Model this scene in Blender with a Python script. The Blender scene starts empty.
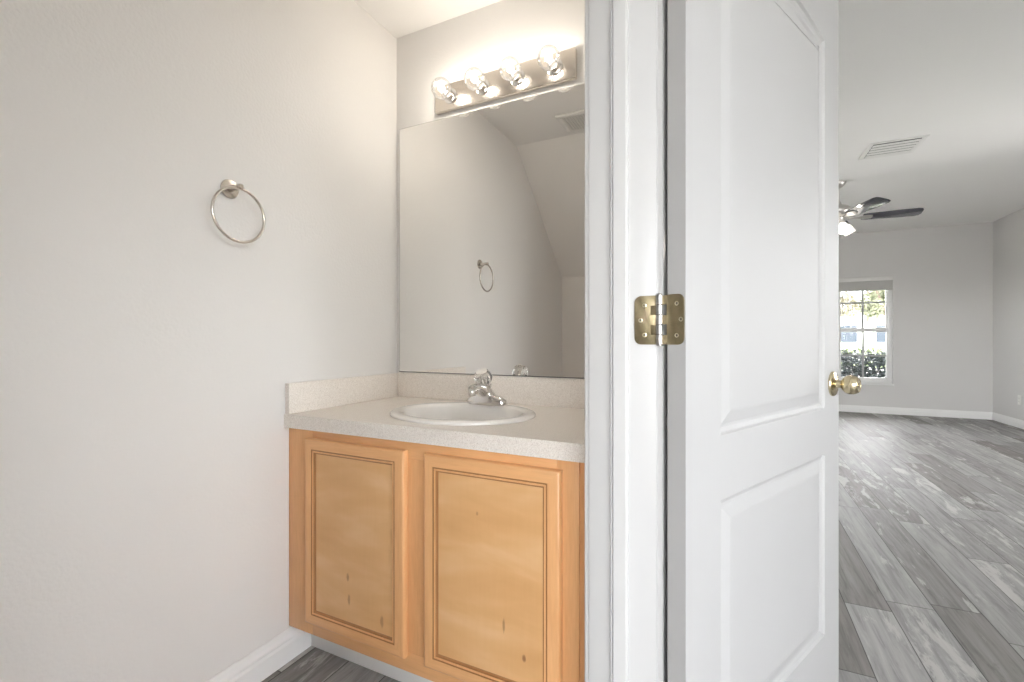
import bpy, bmesh, math, random
from mathutils import Vector, Matrix
C = bpy.context.scene
COL = C.collection
PI = math.pi
# ------------------------------------------------------------------ camera, world, light, exposure
EYE = 1.046
cam = bpy.data.cameras.new('camera')
camera = bpy.data.objects.new('camera', cam)
COL.objects.link(camera)
camera.location = (0, 0, EYE)
camera.rotation_euler = (PI / 2, 0, math.radians(25.8))
cam.sensor_width = 36.0
cam.lens = 461 / 1024 * 36.0
cam.clip_start = 0.02
C.camera = camera

world = bpy.data.worlds.new('sky')
C.world = world
world.use_nodes = True
wn = world.node_tree
wn.nodes.clear()
sky = wn.nodes.new('ShaderNodeTexSky')
sky.sky_type = 'NISHITA'
sky.sun_disc = False
sky.sun_elevation = math.radians(55)
sky.sun_rotation = math.radians(20)
sky.dust_density = 2.0
hsv = wn.nodes.new('ShaderNodeHueSaturation')
hsv.inputs['Saturation'].default_value = 0.15
bgd = wn.nodes.new('ShaderNodeBackground')
bgd.inputs['Strength'].default_value = 4.5
wout = wn.nodes.new('ShaderNodeOutputWorld')
wn.links.new(sky.outputs[0], hsv.inputs['Color'])
wn.links.new(hsv.outputs[0], bgd.inputs['Color'])
wn.links.new(bgd.outputs[0], wout.inputs[0])

sun_d = bpy.data.lights.new('sun', 'SUN')
sun_d.energy = 9.0
sun_d.angle = math.radians(0.6)
sun_d.color = (1, 0.95, 0.87)
sun = bpy.data.objects.new('sun', sun_d)
COL.objects.link(sun)
sun.location = (2, 12, 8)
sun.rotation_euler = Vector((-0.05, -0.50, -1.1)).to_track_quat('-Z', 'Y').to_euler()

BULB_W = 1.6
FAN_W = 9.0

C.view_settings.view_transform = 'Standard'
C.view_settings.look = 'None'
C.view_settings.gamma = 1
C.view_settings.use_curve_mapping = False
C.view_settings.exposure = 0.03
try:
    C.cycles.max_bounces = 14
    C.cycles.diffuse_bounces = 7
    C.cycles.glossy_bounces = 6
    C.cycles.transparent_max_bounces = 16
    C.cycles.sample_clamp_indirect = 6
except Exception:
    pass


def portal(loc, direction, w, h):
    d = bpy.data.lights.new('daylight_portal', 'AREA')
    d.shape = 'RECTANGLE'
    d.size, d.size_y = w, h
    d.cycles.is_portal = True
    o = bpy.data.objects.new('daylight_portal', d)
    COL.objects.link(o)
    o.location = loc
    o.rotation_euler = Vector(direction).to_track_quat('-Z', 'Z').to_euler()
    return o


# ------------------------------------------------------------------ materials
class NT:
    def __init__(s, name):
        s.m = bpy.data.materials.new(name)
        s.m.use_nodes = True
        s.t = s.m.node_tree
        s.t.nodes.clear()
        s.out = s.n('ShaderNodeOutputMaterial')

    def n(s, kind, **kw):
        nd = s.t.nodes.new(kind)
        for k, v in kw.items():
            if k in nd.inputs.keys():
                s.put(v, nd.inputs[k])
            else:
                setattr(nd, k, v)
        return nd

    def put(s, v, sock):
        if isinstance(v, bpy.types.NodeSocket):
            s.t.links.new(v, sock)
        else:
            if sock.type == 'RGBA' and len(v) == 3:
                v = (*v, 1)
            sock.default_value = v

    def math(s, op, a, b=None, c=None):
        nd = s.t.nodes.new('ShaderNodeMath')
        nd.operation = op
        for i, v in enumerate((a, b, c)):
            if v is not None:
                s.put(v, nd.inputs[i])
        return nd.outputs[0]

    def ramp(s, fac, stops):
        nd = s.t.nodes.new('ShaderNodeValToRGB')
        e = nd.color_ramp.elements
        while len(e) < len(stops):
            e.new(0.5)
        for el, (p, c) in zip(e, stops):
            el.position = p
            el.color = (*c, 1) if len(c) == 3 else c
        s.put(fac, nd.inputs[0])
        return nd.outputs[0]

    def mix(s, fac, a, b, mode='MIX'):
        nd = s.t.nodes.new('ShaderNodeMix')
        nd.data_type = 'RGBA'
        nd.blend_type = mode
        s.put(fac, nd.inputs[0])
        s.put(a, nd.inputs[6])
        s.put(b, nd.inputs[7])
        return nd.outputs[2]

    def coords(s, scale=(1, 1, 1), loc=(0, 0, 0)):
        tc = s.t.nodes.new('ShaderNodeTexCoord')
        mp = s.t.nodes.new('ShaderNodeMapping')
        mp.inputs['Scale'].default_value = scale
        mp.inputs['Location'].default_value = loc
        s.t.links.new(tc.outputs['Object'], mp.inputs[0])
        return mp.outputs[0]

    def noise(s, vec, scale, detail=3, rough=0.5, dist=0.0):
        nd = s.t.nodes.new('ShaderNodeTexNoise')
        s.t.links.new(vec, nd.inputs['Vector'])
        nd.inputs['Scale'].default_value = scale
        nd.inputs['Detail'].default_value = detail
        nd.inputs['Roughness'].default_value = rough
        nd.inputs['Distortion'].default_value = dist
        return nd.outputs[0]

    def bump(s, h, strength, dist=0.001):
        nd = s.t.nodes.new('ShaderNodeBump')
        s.put(h, nd.inputs['Height'])
        nd.inputs['Strength'].default_value = strength
        nd.inputs['Distance'].default_value = dist
        return nd.outputs[0]

    def pbr(s, color, rough=0.5, metal=0.0, normal=None, **kw):
        b = s.t.nodes.new('ShaderNodeBsdfPrincipled')
        s.put(color, b.inputs['Base Color'])
        s.put(rough, b.inputs['Roughness'])
        s.put(metal, b.inputs['Metallic'])
        if normal is not None:
            s.t.links.new(normal, b.inputs['Normal'])
        for k, v in kw.items():
            s.put(v, b.inputs[k.replace('_', ' ')])
        s.t.links.new(b.outputs[0], s.out.inputs[0])
        return s.m


def m_paint(name, col, rough=0.6, scale=120, strength=0.45):
    t = NT(name)
    v = t.coords()
    h = t.noise(v, scale, 2, 0.5)
    c = t.mix(t.noise(v, 1.3, 2), tuple(x * 0.985 for x in col), tuple(min(1, x * 1.015) for x in col))
    return t.pbr(c, rough, normal=t.bump(h, strength, 0.002))


def m_plain(name, col, rough=0.4, metal=0.0, var=0.04, scale=30, **kw):
    t = NT(name)
    v = t.coords()
    c = t.mix(t.noise(v, scale, 2), tuple(x * (1 - var) for x in col), tuple(min(1, x * (1 + var)) for x in col))
    return t.pbr(c, rough, metal, **kw)


def m_floor():
    t = NT('grey_plank_vinyl')
    tc = t.t.nodes.new('ShaderNodeTexCoord')
    geo = t.t.nodes.new('ShaderNodeNewGeometry')
    sep = t.n('ShaderNodeSeparateXYZ')
    t.t.links.new(geo.outputs['Position'], sep.inputs[0])
    x, y = sep.outputs[0], sep.outputs[1]
    W, L = 0.153, 1.21
    rx = t.math('DIVIDE', t.math('SUBTRACT', x, 0.547), W)
    row = t.math('FLOOR', rx)
    fx = t.math('SUBTRACT', rx, row)
    w1 = t.n('ShaderNodeTexWhiteNoise', noise_dimensions='1D')
    t.t.links.new(row, w1.inputs['W'])
    ry = t.math('ADD', t.math('DIVIDE', y, L), t.math('MULTIPLY', w1.outputs[0], 7.0))
    colm = t.math('FLOOR', ry)
    fy = t.math('SUBTRACT', ry, colm)
    cid = t.n('ShaderNodeCombineXYZ')
    t.t.links.new(row, cid.inputs[0])
    t.t.links.new(colm, cid.inputs[1])
    w2 = t.n('ShaderNodeTexWhiteNoise', noise_dimensions='3D')
    t.t.links.new(cid.outputs[0], w2.inputs['Vector'])
    tone = w2.outputs[0]
    sc = t.n('ShaderNodeSeparateColor')
    t.t.links.new(w2.outputs[1], sc.inputs[0])
    gv = t.n('ShaderNodeCombineXYZ')
    t.put(t.math('MULTIPLY', x, 26.0), gv.inputs[0])
    t.put(t.math('MULTIPLY', y, 1.6), gv.inputs[1])
    t.put(t.math('MULTIPLY', tone, 40.0), gv.inputs[2])
    grain = t.noise(gv.outputs[0], 1.6, 7, 0.66, 0.6)
    gv2 = t.n('ShaderNodeCombineXYZ')
    t.put(t.math('MULTIPLY', x, 11.0), gv2.inputs[0])
    t.put(t.math('MULTIPLY', y, 2.2), gv2.inputs[1])
    t.put(t.math('MULTIPLY', tone, 23.0), gv2.inputs[2])
    patch = t.noise(gv2.outputs[0], 1.2, 6, 0.7, 0.4)
    base = t.ramp(tone, [(0.0, (0.225, 0.212, 0.200)), (0.35, (0.31, 0.303, 0.296)), (0.7, (0.355, 0.348, 0.341)), (1.0, (0.41, 0.403, 0.396))])
    c = t.mix(1.0, base, t.ramp(grain, [(0.25, (0.55, 0.55, 0.55)), (0.5, (0.95, 0.95, 0.95)), (0.75, (1.25, 1.25, 1.25))]), 'MULTIPLY')
    # worn white paint left in streaks on some planks
    thr = t.math('ADD', patch, t.math('MULTIPLY', sc.outputs[1], 0.14))
    worn = t.ramp(thr, [(0.64, (0, 0, 0)), (0.71, (1, 1, 1))])
    c = t.mix(t.math('MULTIPLY', worn, 0.55), c, (0.62, 0.61, 0.59))
    dk = t.ramp(patch, [(0.29, (1, 1, 1)), (0.41, (0, 0, 0))])
    c = t.mix(t.math('MULTIPLY', dk, 0.55), c, (0.10, 0.092, 0.088))
    ex = t.math('MINIMUM', fx, t.math('SUBTRACT', 1.0, fx))
    ey = t.math('MINIMUM', fy, t.math('SUBTRACT', 1.0, fy))
    gx = t.math('LESS_THAN', ex, 0.011)
    gy = t.math('LESS_THAN', ey, 0.0016)
    gap = t.math('MAXIMUM', gx, gy)
    c = t.mix(t.math('MULTIPLY', gap, 0.72), c, (0.05, 0.048, 0.045))
    h = t.math('SUBTRACT', t.math('MULTIPLY', grain, 0.25), gap)
    rough = t.math('ADD', 0.40, t.math('MULTIPLY', grain, 0.2))
    return t.pbr(c, rough, normal=t.bump(h, 0.25, 0.001), Specular_IOR_Level=0.03)


def m_wood(name, axis='z', a=(0.72, 0.375, 0.16), b=(0.83, 0.47, 0.22), mottle=0.25):
    t = NT(name)
    s = {'z': (22, 22, 1.6), 'x': (1.6, 22, 22)}[axis]
    g = t.noise(t.coords(s), 1.5, 6, 0.62, 0.9)
    f = t.noise(t.coords(tuple(q * 5 for q in s)), 2.2, 3, 0.6)
    big = t.noise(t.coords((2.4, 2.4, 3.2)), 2.0, 3, 0.55, 0.6)
    k = t.math('ADD', t.math('MULTIPLY', g, 1 - mottle), t.math('MULTIPLY', big, mottle))
    c = t.ramp(k, [(0.30, a), (0.70, b)])
    c = t.mix(0.16, c, t.ramp(f, [(0.35, tuple(q * 0.72 for q in a)), (0.65, b)]))
    return t.pbr(c, 0.36, normal=t.bump(f, 0.06, 0.0005), Coat_Weight=0.25, Coat_Roughness=0.22)


XL, VR = -1.323, -0.255             # left wall of the bathroom, right end of the vanity


def m_panel_wood():
    t = NT('maple_panel')
    big = t.noise(t.coords((1.3, 1.3, 4.2)), 2.6, 3, 0.5, 0.3)
    fine = t.noise(t.coords((60, 60, 4)), 2.0, 4, 0.6)
    c = t.ramp(big, [(0.24, (0.63, 0.345, 0.140)), (0.50, (0.72, 0.42, 0.188)), (0.80, (0.82, 0.54, 0.29))])
    c = t.mix(0.06, c, t.ramp(fine, [(0.3, (0.44, 0.23, 0.09)), (0.7, (0.7, 0.46, 0.25))]))
    tc = t.t.nodes.new('ShaderNodeTexCoord')
    sp = t.n('ShaderNodeSeparateXYZ')
    t.t.links.new(tc.outputs['Object'], sp.inputs[0])
    wob = t.noise(t.coords((1, 1, 1)), 90, 3, 0.7)
    x0c = (XL + VR) / 2
    for sx, sz, w, h, k in ((-1.049, 0.335, 0.006, 0.016, 0.55), (-1.044, 0.268, 0.006, 0.019, 0.5), (-0.917, 0.236, 0.007, 0.020, 0.45), (-0.523, 0.331, 0.004, 0.022, 0.6), (-0.467, 0.265, 0.006, 0.011, 0.75), (-0.60, 0.60, 0.004, 0.006, 0.4)):
        dx = t.math('DIVIDE', t.math('SUBTRACT', sp.outputs[0], sx - x0c), w)
        dz = t.math('DIVIDE', t.math('SUBTRACT', sp.outputs[2], sz), h)
        d = t.math('ADD', t.math('ADD', t.math('MULTIPLY', dx, dx), t.math('MULTIPLY', dz, dz)), t.math('MULTIPLY', wob, 1.2))
        m = t.math('MULTIPLY', t.math('MAXIMUM', t.math('SUBTRACT', 1.0, t.math('MULTIPLY', d, 0.62)), 0.0), 2.0 * k)
        c = t.mix(t.math('MINIMUM', m, k), c, (0.22, 0.09, 0.03))
    return t.pbr(c, 0.38, Coat_Weight=0.2, Coat_Roughness=0.25)


def m_laminate():
    t = NT('speckled_laminate')
    v = t.coords()
    n1 = t.noise(v, 420, 2, 0.7)
    n2 = t.noise(v, 190, 3, 0.6)
    c = t.ramp(n1, [(0.33, (0.50, 0.45, 0.40)), (0.44, (0.80, 0.74, 0.68)), (0.58, (0.85, 0.80, 0.74)), (0.70, (0.90, 0.88, 0.84))])
    c = t.mix(0.35, c, t.ramp(n2, [(0.38, (0.70, 0.64, 0.575)), (0.6, (0.87, 0.82, 0.76))]))
    return t.pbr(c, 0.34)


def m_brass():
    t = NT('tarnished_brass')
    v = t.coords()
    n = t.noise(v, 45, 4, 0.6, 0.5)
    c = t.ramp(n, [(0.3, (0.25, 0.205, 0.125)), (0.5, (0.31, 0.26, 0.155)), (0.7, (0.36, 0.28, 0.19))])
    return t.pbr(c, 0.36, 0.85)


def m_glass_thin(name, tint=(1, 1, 1), refl=0.08):
    t = NT(name)
    tr = t.n('ShaderNodeBsdfTransparent', Color=tint)
    gl = t.n('ShaderNodeBsdfGlossy', Roughness=0.02)
    fr = t.n('ShaderNodeFresnel', IOR=1.45)
    mx = t.n('ShaderNodeMixShader')
    t.t.links.new(t.math('ADD', t.math('MULTIPLY', fr.outputs[0], 0.8), refl * 0.2), mx.inputs[0])
    t.t.links.new(tr.outputs[0], mx.inputs[1])
    t.t.links.new(gl.outputs[0], mx.inputs[2])
    t.t.links.new(mx.outputs[0], t.out.inputs[0])
    return t.m


def m_bulb():
    t = NT('bulb_glass')
    tr = t.n('ShaderNodeBsdfTransparent')
    gl = t.n('ShaderNodeBsdfGlossy', Roughness=0.03)
    tl = t.n('ShaderNodeBsdfTranslucent', Color=(1, 0.97, 0.92))
    m1 = t.n('ShaderNodeMixShader')
    m1.inputs[0].default_value = 0.018
    t.t.links.new(tr.outputs[0], m1.inputs[1])
    t.t.links.new(tl.outputs[0], m1.inputs[2])
    lw = t.n('ShaderNodeLayerWeight')
    lw.inputs[0].default_value = 0.25
    m2 = t.n('ShaderNodeMixShader')
    t.t.links.new(t.math('MULTIPLY', lw.outputs['Fresnel'], 0.7), m2.inputs[0])
    t.t.links.new(m1.outputs[0], m2.inputs[1])
    t.t.links.new(gl.outputs[0], m2.inputs[2])
    t.t.links.new(m2.outputs[0], t.out.inputs[0])
    return t.m


def m_emit(name, col, strength):
    t = NT(name)
    e = t.n('ShaderNodeEmission', Color=col, Strength=strength)
    t.t.links.new(e.outputs[0], t.out.inputs[0])
    return t.m


def m_leaf(name, a, b, rough=0.4, scale=9, trans=0.0):
    t = NT(name)
    oi = t.noise(t.coords(), scale, 2, 0.6)
    c = t.ramp(oi, [(0.35, a), (0.65, b)])
    return t.pbr(c, rough, Transmission_Weight=0.0)


def m_brushed(name, col, rough=0.3):
    t = NT(name)
    n = t.noise(t.coords((2, 2, 90)), 4, 2)
    c = t.mix(n, tuple(x * 0.93 for x in col), col)
    return t.pbr(c, rough, 1.0)


def m_door():
    t = NT('moulded_door_paint')
    v = t.coords((70, 70, 3.0))
    g = t.noise(v, 2.0, 5, 0.65, 0.8)
    c = t.mix(t.noise(t.coords(), 3, 2), (0.395, 0.391, 0.387), (0.412, 0.408, 0.404))
    return t.pbr(c, 0.5, normal=t.bump(g, 0.30, 0.0008))


def m_jamb():
    t = NT('trim_paint')
    c = t.mix(t.noise(t.coords(), 4, 2), (0.50, 0.496, 0.490), (0.52, 0.515, 0.509))
    return t.pbr(c, 0.33)


M = dict(
    wall=m_paint('greige_wall_paint', (0.775, 0.760, 0.740)),
    room=m_paint('grey_room_paint', (0.66, 0.648, 0.634), 0.62),
    ceil=m_paint('ceiling_paint', (0.83, 0.815, 0.795), 0.75, 90, 0.3),
    roomceil=m_paint('room_ceiling_paint', (0.85, 0.84, 0.825), 0.75, 90, 0.3), floor=m_floor(), trim=m_jamb(), base=m_plain('baseboard_paint', (0.86, 0.855, 0.845), 0.35, 0, 0.01), door=m_door(),
    frame=m_wood('maple_frame', 'z'), rail=m_wood('maple_rail', 'x'), panel=m_panel_wood(),
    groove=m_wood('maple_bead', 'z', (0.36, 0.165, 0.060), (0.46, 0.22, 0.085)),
    lam=m_laminate(), porcelain=m_plain('porcelain', (0.80, 0.775, 0.74), 0.12, Coat_Weight=0.4),
    chrome=m_plain('chrome', (0.82, 0.81, 0.80), 0.08, 1.0, 0.02), nickel=m_brushed('brushed_nickel', (0.66, 0.62, 0.57), 0.24),
    plate=m_brushed('polished_plate', (0.80, 0.74, 0.67), 0.20),
    brass=m_brass(), polished=m_plain('antique_brass', (0.60, 0.52, 0.35), 0.24, 1.0, 0.10, 60),
    silver=m_plain('worn_steel', (0.50, 0.49, 0.48), 0.42, 1.0, 0.12, 120),
    screw=m_plain('screw_metal', (0.72, 0.66, 0.50), 0.3, 1.0), slot=m_plain('screw_slot', (0.12, 0.10, 0.07), 0.6),
    mirror=m_plain('mirror_silver', (0.90, 0.895, 0.88), 0.0, 1.0, 0.0), mirror_edge_shadow=m_plain('mirror_edge_shadow', (0.10, 0.10, 0.09), 0.3),
    acrylic=None, bulb=m_bulb(), glow=m_emit('bulb_glow', (1.0, 0.88, 0.70), 60.0),
    dark=m_plain('painted_void_shade', (0.03, 0.03, 0.03), 0.8), white=m_plain('white_enamel', (0.78, 0.77, 0.75), 0.4),
    bars=m_plain('muntin_backlit_grey', (0.36, 0.36, 0.36), 0.5), vinyl=m_plain('window_vinyl', (0.80, 0.80, 0.79), 0.35), shade=m_plain('blind_fabric', (0.55, 0.54, 0.52), 0.8),  # muntins darker than the vinyl: backlit shade put into their colour
    pane=m_glass_thin('window_glass'), fanmetal=m_brushed('fan_nickel', (0.62, 0.60, 0.57), 0.3),
    blade=m_plain('fan_blade', (0.050, 0.050, 0.060), 0.16, 0.0, 0.1, 12, Specular_IOR_Level=0.7), plastic=m_plain('outlet_plastic', (0.80, 0.79, 0.76), 0.35),
    hedge=m_leaf('hedge_leaf_shaded', (0.003, 0.007, 0.011), (0.007, 0.015, 0.018), 0.75), hedge_lit=m_leaf('hedge_top_sunlit', (0.09, 0.12, 0.04), (0.16, 0.19, 0.07), 0.5),  # hedge's shaded front and sunlit top painted as two leaf colours
    twig=m_plain('bark', (0.10, 0.075, 0.055), 0.9), leaf1=m_leaf('tree_leaf', (0.075, 0.085, 0.045), (0.13, 0.135, 0.075), 0.6, 3),
    leaf2=m_leaf('autumn_leaf', (0.10, 0.092, 0.055), (0.15, 0.135, 0.085), 0.6, 3),
    lawn=m_leaf('lawn_grass', (0.10, 0.17, 0.04), (0.20, 0.27, 0.08), 0.9, 2), stucco=m_paint('white_stucco', (0.80, 0.79, 0.76), 0.8, 40, 0.3),
    concrete=m_plain('pale_concrete', (0.62, 0.61, 0.58), 0.9, 0, 0.06, 2), roof=m_plain('grey_shingle', (0.30, 0.29, 0.28), 0.9, 0, 0.2, 8),
    darkglass=m_plain('dark_window', (0.03, 0.04, 0.06), 0.05),
)
_t = NT('clear_acrylic')
M['acrylic'] = _t.pbr((0.95, 0.95, 0.94), 0.04, 0.0, Transmission_Weight=0.88, IOR=1.46)
_t = NT('frosted_shade')
M['frost'] = _t.pbr((0.86, 0.85, 0.83), 0.3, 0.0, Transmission_Weight=0.4, Emission_Color=(1, 0.96, 0.9), Emission_Strength=0.5)


# ------------------------------------------------------------------ mesh helpers (world coordinates in, local out)
def box(bm, lo, hi, bev=0.0, seg=2):
    lo = [min(a, b) for a, b in zip(lo, hi)], [max(a, b) for a, b in zip(lo, hi)]
    a, b = lo
    vs = [bm.verts.new((x, y, z)) for x in (a[0], b[0]) for y in (a[1], b[1]) for z in (a[2], b[2])]
    fs = []
    for q in ((0, 1, 3, 2), (4, 6, 7, 5), (0, 4, 5, 1), (2, 3, 7, 6), (0, 2, 6, 4), (1, 5, 7, 3)):
        fs.append(bm.faces.new([vs[i] for i in q]))
    if bev > 0:
        es = list({e for f in fs for e in f.edges})
        bmesh.ops.bevel(bm, geom=es, offset=bev, segments=seg, affect='EDGES', profile=0.5)
    return bm


def basis(axis):
    w = Vector(axis).normalized()
    u = w.orthogonal().normalized()
    if abs(w.z) < 0.9:
        u = Vector((0, 0, 1)).cross(w).normalized()
    else:
        u = Vector((1, 0, 0))
        u = (u - w * u.dot(w)).normalized()
    return u, w.cross(u), w


def lathe(bm, prof, origin, axis=(0, 0, 1), seg=32, sx=1.0, sy=1.0):
    """prof: (radius, height along axis)"""
    u, v, w = basis(axis)
    o = Vector(origin)
    rings = []
    for r, h in prof:
        if r < 1e-6:
            rings.append([bm.verts.new(o + w * h)])
        else:
            rings.append([bm.verts.new(o + w * h + u * (r * sx * math.cos(2 * PI * k / seg)) + v * (r * sy * math.sin(2 * PI * k / seg))) for k in range(seg)])
    for a, b in zip(rings, rings[1:]):
        for k in range(seg):
            k2 = (k + 1) % seg
            if len(a) == 1 and len(b) == 1:
                continue
            if len(a) == 1:
                bm.faces.new((a[0], b[k2], b[k]))
            elif len(b) == 1:
                bm.faces.new((a[k], a[k2], b[0]))
            else:
                bm.faces.new((a[k], a[k2], b[k2], b[k]))
    for rr in (rings[0], rings[-1]):
        if len(rr) > 2:
            try:
                bm.faces.new(rr if rr is rings[-1] else rr[::-1])
            except ValueError:
                pass
    return bm


def tube(bm, pts, rad, seg=12, closed=False):
    pts = [Vector(p) for p in pts]
    n = len(pts)
    rings = []
    prev = None
    for i, p in enumerate(pts):
        if closed:
            d = pts[(i + 1) % n] - pts[i - 1]
        else:
            d = pts[min(i + 1, n - 1)] - pts[max(i - 1, 0)]
        d.normalize()
        if prev is None:
            u = d.orthogonal().normalized()
        else:
            u = (prev - d * prev.dot(d)).normalized()
        prev = u
        v = d.cross(u)
        r = rad[i] if isinstance(rad, (list, tuple)) else rad
        rings.append([bm.verts.new(p + (u * math.cos(2 * PI * k / seg) + v * math.sin(2 * PI * k / seg)) * r) for k in range(seg)])
    rng = range(n) if closed else range(n - 1)
    for i in rng:
        a, b = rings[i], rings[(i + 1) % n]
        off = 0
        if closed and i == n - 1:
            off = min(range(seg), key=lambda s: (a[0].co - b[s].co).length)
        for k in range(seg):
            bm.faces.new((a[k], a[(k + 1) % seg], b[(k + 1 + off) % seg], b[(k + off) % seg]))
    if not closed:
        bm.faces.new(rings[0][::-1])
        bm.faces.new(rings[-1])
    return bm


def prism(bm, poly, ext, bev=0.0):
    """poly: list of 3D points (planar), extruded by vector ext"""
    a = [bm.verts.new(p) for p in poly]
    b = [bm.verts.new(Vector(p) + Vector(ext)) for p in poly]
    n = len(a)
    fs = [bm.faces.new(a[::-1]), bm.faces.new(b)]
    for k in range(n):
        fs.append(bm.faces.new((a[k], a[(k + 1) % n], b[(k + 1) % n], b[k])))
    if bev > 0:
        bmesh.ops.bevel(bm, geom=list({e for f in fs for e in f.edges}), offset=bev, segments=2, affect='EDGES', profile=0.5)
    return bm


def loft(bm, loops, cap_first=False, cap_last=True):
    rings = [[bm.verts.new(p) for p in lp] for lp in loops]
    n = len(rings[0])
    for a, b in zip(rings, rings[1:]):
        for k in range(n):
            bm.faces.new((a[k], a[(k + 1) % n], b[(k + 1) % n], b[k]))
    if cap_first:
        bm.faces.new(rings[0][::-1])
    if cap_last:
        bm.faces.new(rings[-1])
    return rings


def new():
    return bmesh.new()


def obj(name, bm, mat, parent=None, smooth=True, angle=35, origin=None, keep_normals=False):
    if not keep_normals:
        bmesh.ops.recalc_face_normals(bm, faces=bm.faces)
    if parent is not None:
        inv = world_of(parent).inverted()
    else:
        if origin is None:
            xs = [v.co for v in bm.verts]
            lo = [min(c[i] for c in xs) for i in range(3)]
            hi = [max(c[i] for c in xs) for i in range(3)]
            origin = ((lo[0] + hi[0]) / 2, (lo[1] + hi[1]) / 2, lo[2])
        inv = Matrix.Translation(origin).inverted()
    bm.transform(inv)
    me = bpy.data.meshes.new(name)
    bm.to_mesh(me)
    bm.free()
    for m in (mat if isinstance(mat, (list, tuple)) else [mat]):
        me.materials.append(m)
    if smooth:
        me.polygons.foreach_set('use_smooth', [True] * len(me.polygons))
        me.set_sharp_from_angle(angle=math.radians(angle))
    o = bpy.data.objects.new(name, me)
    COL.objects.link(o)
    if parent is not None:
        o.parent = parent
    else:
        o.location = origin
    return o


def world_of(o):
    m = Matrix.LocRotScale(o.location, o.rotation_euler, o.scale)
    return world_of(o.parent) @ m if o.parent else m


def tag(o, label, cat, group=None):
    o['label'] = label
    o['category'] = cat
    if group:
        o['group'] = group
    return o


def thing(name, label, cat, loc=(0, 0, 0), rz=0.0, group=None):
    o = bpy.data.objects.new(name, None)
    COL.objects.link(o)
    o.empty_display_size = 0.05
    o.location = loc
    o.rotation_euler = (0, 0, rz)
    return tag(o, label, cat, group)


def struct(name, bm, mat, parent=None, **kw):
    o = obj(name, bm, mat, parent, **kw)
    if parent is None:
        o['kind'] = 'structure'
    return o


# ------------------------------------------------------------------ setting: dimensions
YB = 1.585            # bathroom left wall, mirror wall
XI, XO = -0.2545, -0.1275          # doorway wall, bathroom face and room face
YJ, YK = 0.868, 0.020            # hinge jamb face, strike jamb face
HB, HR = 2.36, 2.63              # bathroom and room ceilings
YR = -0.56                       # rear wall of the bathroom
XE, YN, YS, XW = 3.09, 8.30, -2.6, -1.20
YP = YB + 0.115                  # room side of the mirror wall
HD = 2.03                        # head of the doorway
WX0, WX1, WZ0, WZ1 = 1.36, 2.032, 0.43, 1.975   # far window opening

bm = new()
box(bm, (XL - 0.12, YS - 0.14, -0.06), (XE + 0.12, YN + 0.14, 0))
struct('floor', bm, M['floor'], smooth=False, origin=(0, 0, 0))

bm = new()
box(bm, (XL - 0.12, YR - 0.12, 0), (XL, YP, HR))
struct('wall_left', bm, M['wall'], smooth=False, origin=(0, 0, 0))
bm = new()
box(bm, (XL, YB, 0), (XO, YP, HR))
struct('wall_back', bm, M['wall'], smooth=False, origin=(0, 0, 0))
bm = new()
box(bm, (XL, YR - 0.12, 0), (XO, YR, HR))
struct('wall_rear', bm, M['wall'], smooth=False, origin=(0, 0, 0))
bm = new()
box(bm, (XI, YR, 0), (XO, YK - 0.018, HR))
box(bm, (XI, YJ + 0.018, 0), (XO, YB, HR))
box(bm, (XI, YK - 0.018, HD + 0.018), (XO, YJ + 0.018, HR))
struct('wall_doorway', bm, M['wall'], smooth=False, origin=(0, 0, 0))
# bathroom ceiling: flat part and the slope under the stairs
bm = new()
Y1 = 0.343
prism(bm, [(XL, YB, HB), (XL, Y1, HB), (XL, YR, 1.584), (XL, YR, 1.684), (XL, Y1 - 0.05, HB + 0.1), (XL, YB, HB + 0.1)], (XI - XL, 0, 0))
struct('ceiling', bm, M['ceil'], smooth=False, origin=(0, 0, 0))

# the large room
bm = new()
box(bm, (XW - 0.12, YN, 0), (WX0, YN + 0.14, HR))
box(bm, (WX1, YN, 0), (XE + 0.12, YN + 0.14, HR))
box(bm, (WX0, YN, 0), (WX1, YN + 0.14, WZ0))
box(bm, (WX0, YN, WZ1), (WX1, YN + 0.14, HR))
struct('wall_north', bm, M['room'], smooth=False, origin=(0, 0, 0))
EAST = [(-2.4, 0.25, 1.05, 2.25), (3.8, 5.15, 0.95, 2.2)]  # unseen east windows, added to let more daylight in
bm = new()
yy = YS
for e0, e1, z0, z1 in EAST + [(YN, YN, 0, 0)]:
    box(bm, (XE, yy, 0), (XE + 0.12, e0, HR))
    if e1 > e0:
        box(bm, (XE, e0, 0), (XE + 0.12, e1, z0))
        box(bm, (XE, e0, z1), (XE + 0.12, e1, HR))
    yy = e1
struct('wall_east', bm, M['room'], smooth=False, origin=(0, 0, 0))
# west wall of the room with an unseen window added for daylight
V0, V1, VZ0, VZ1 = 4.6, 6.4, 1.35, 2.10
bm = new()
box(bm, (XW - 0.12, YP, 0), (XW, V0, HR))
box(bm, (XW - 0.12, V1, 0), (XW, YN, HR))
box(bm, (XW - 0.12, V0, 0), (XW, V1, VZ0))
box(bm, (XW - 0.12, V0, VZ1), (XW, V1, HR))
struct('wall_west', bm, M['room'], smooth=False, origin=(0, 0, 0))
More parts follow.
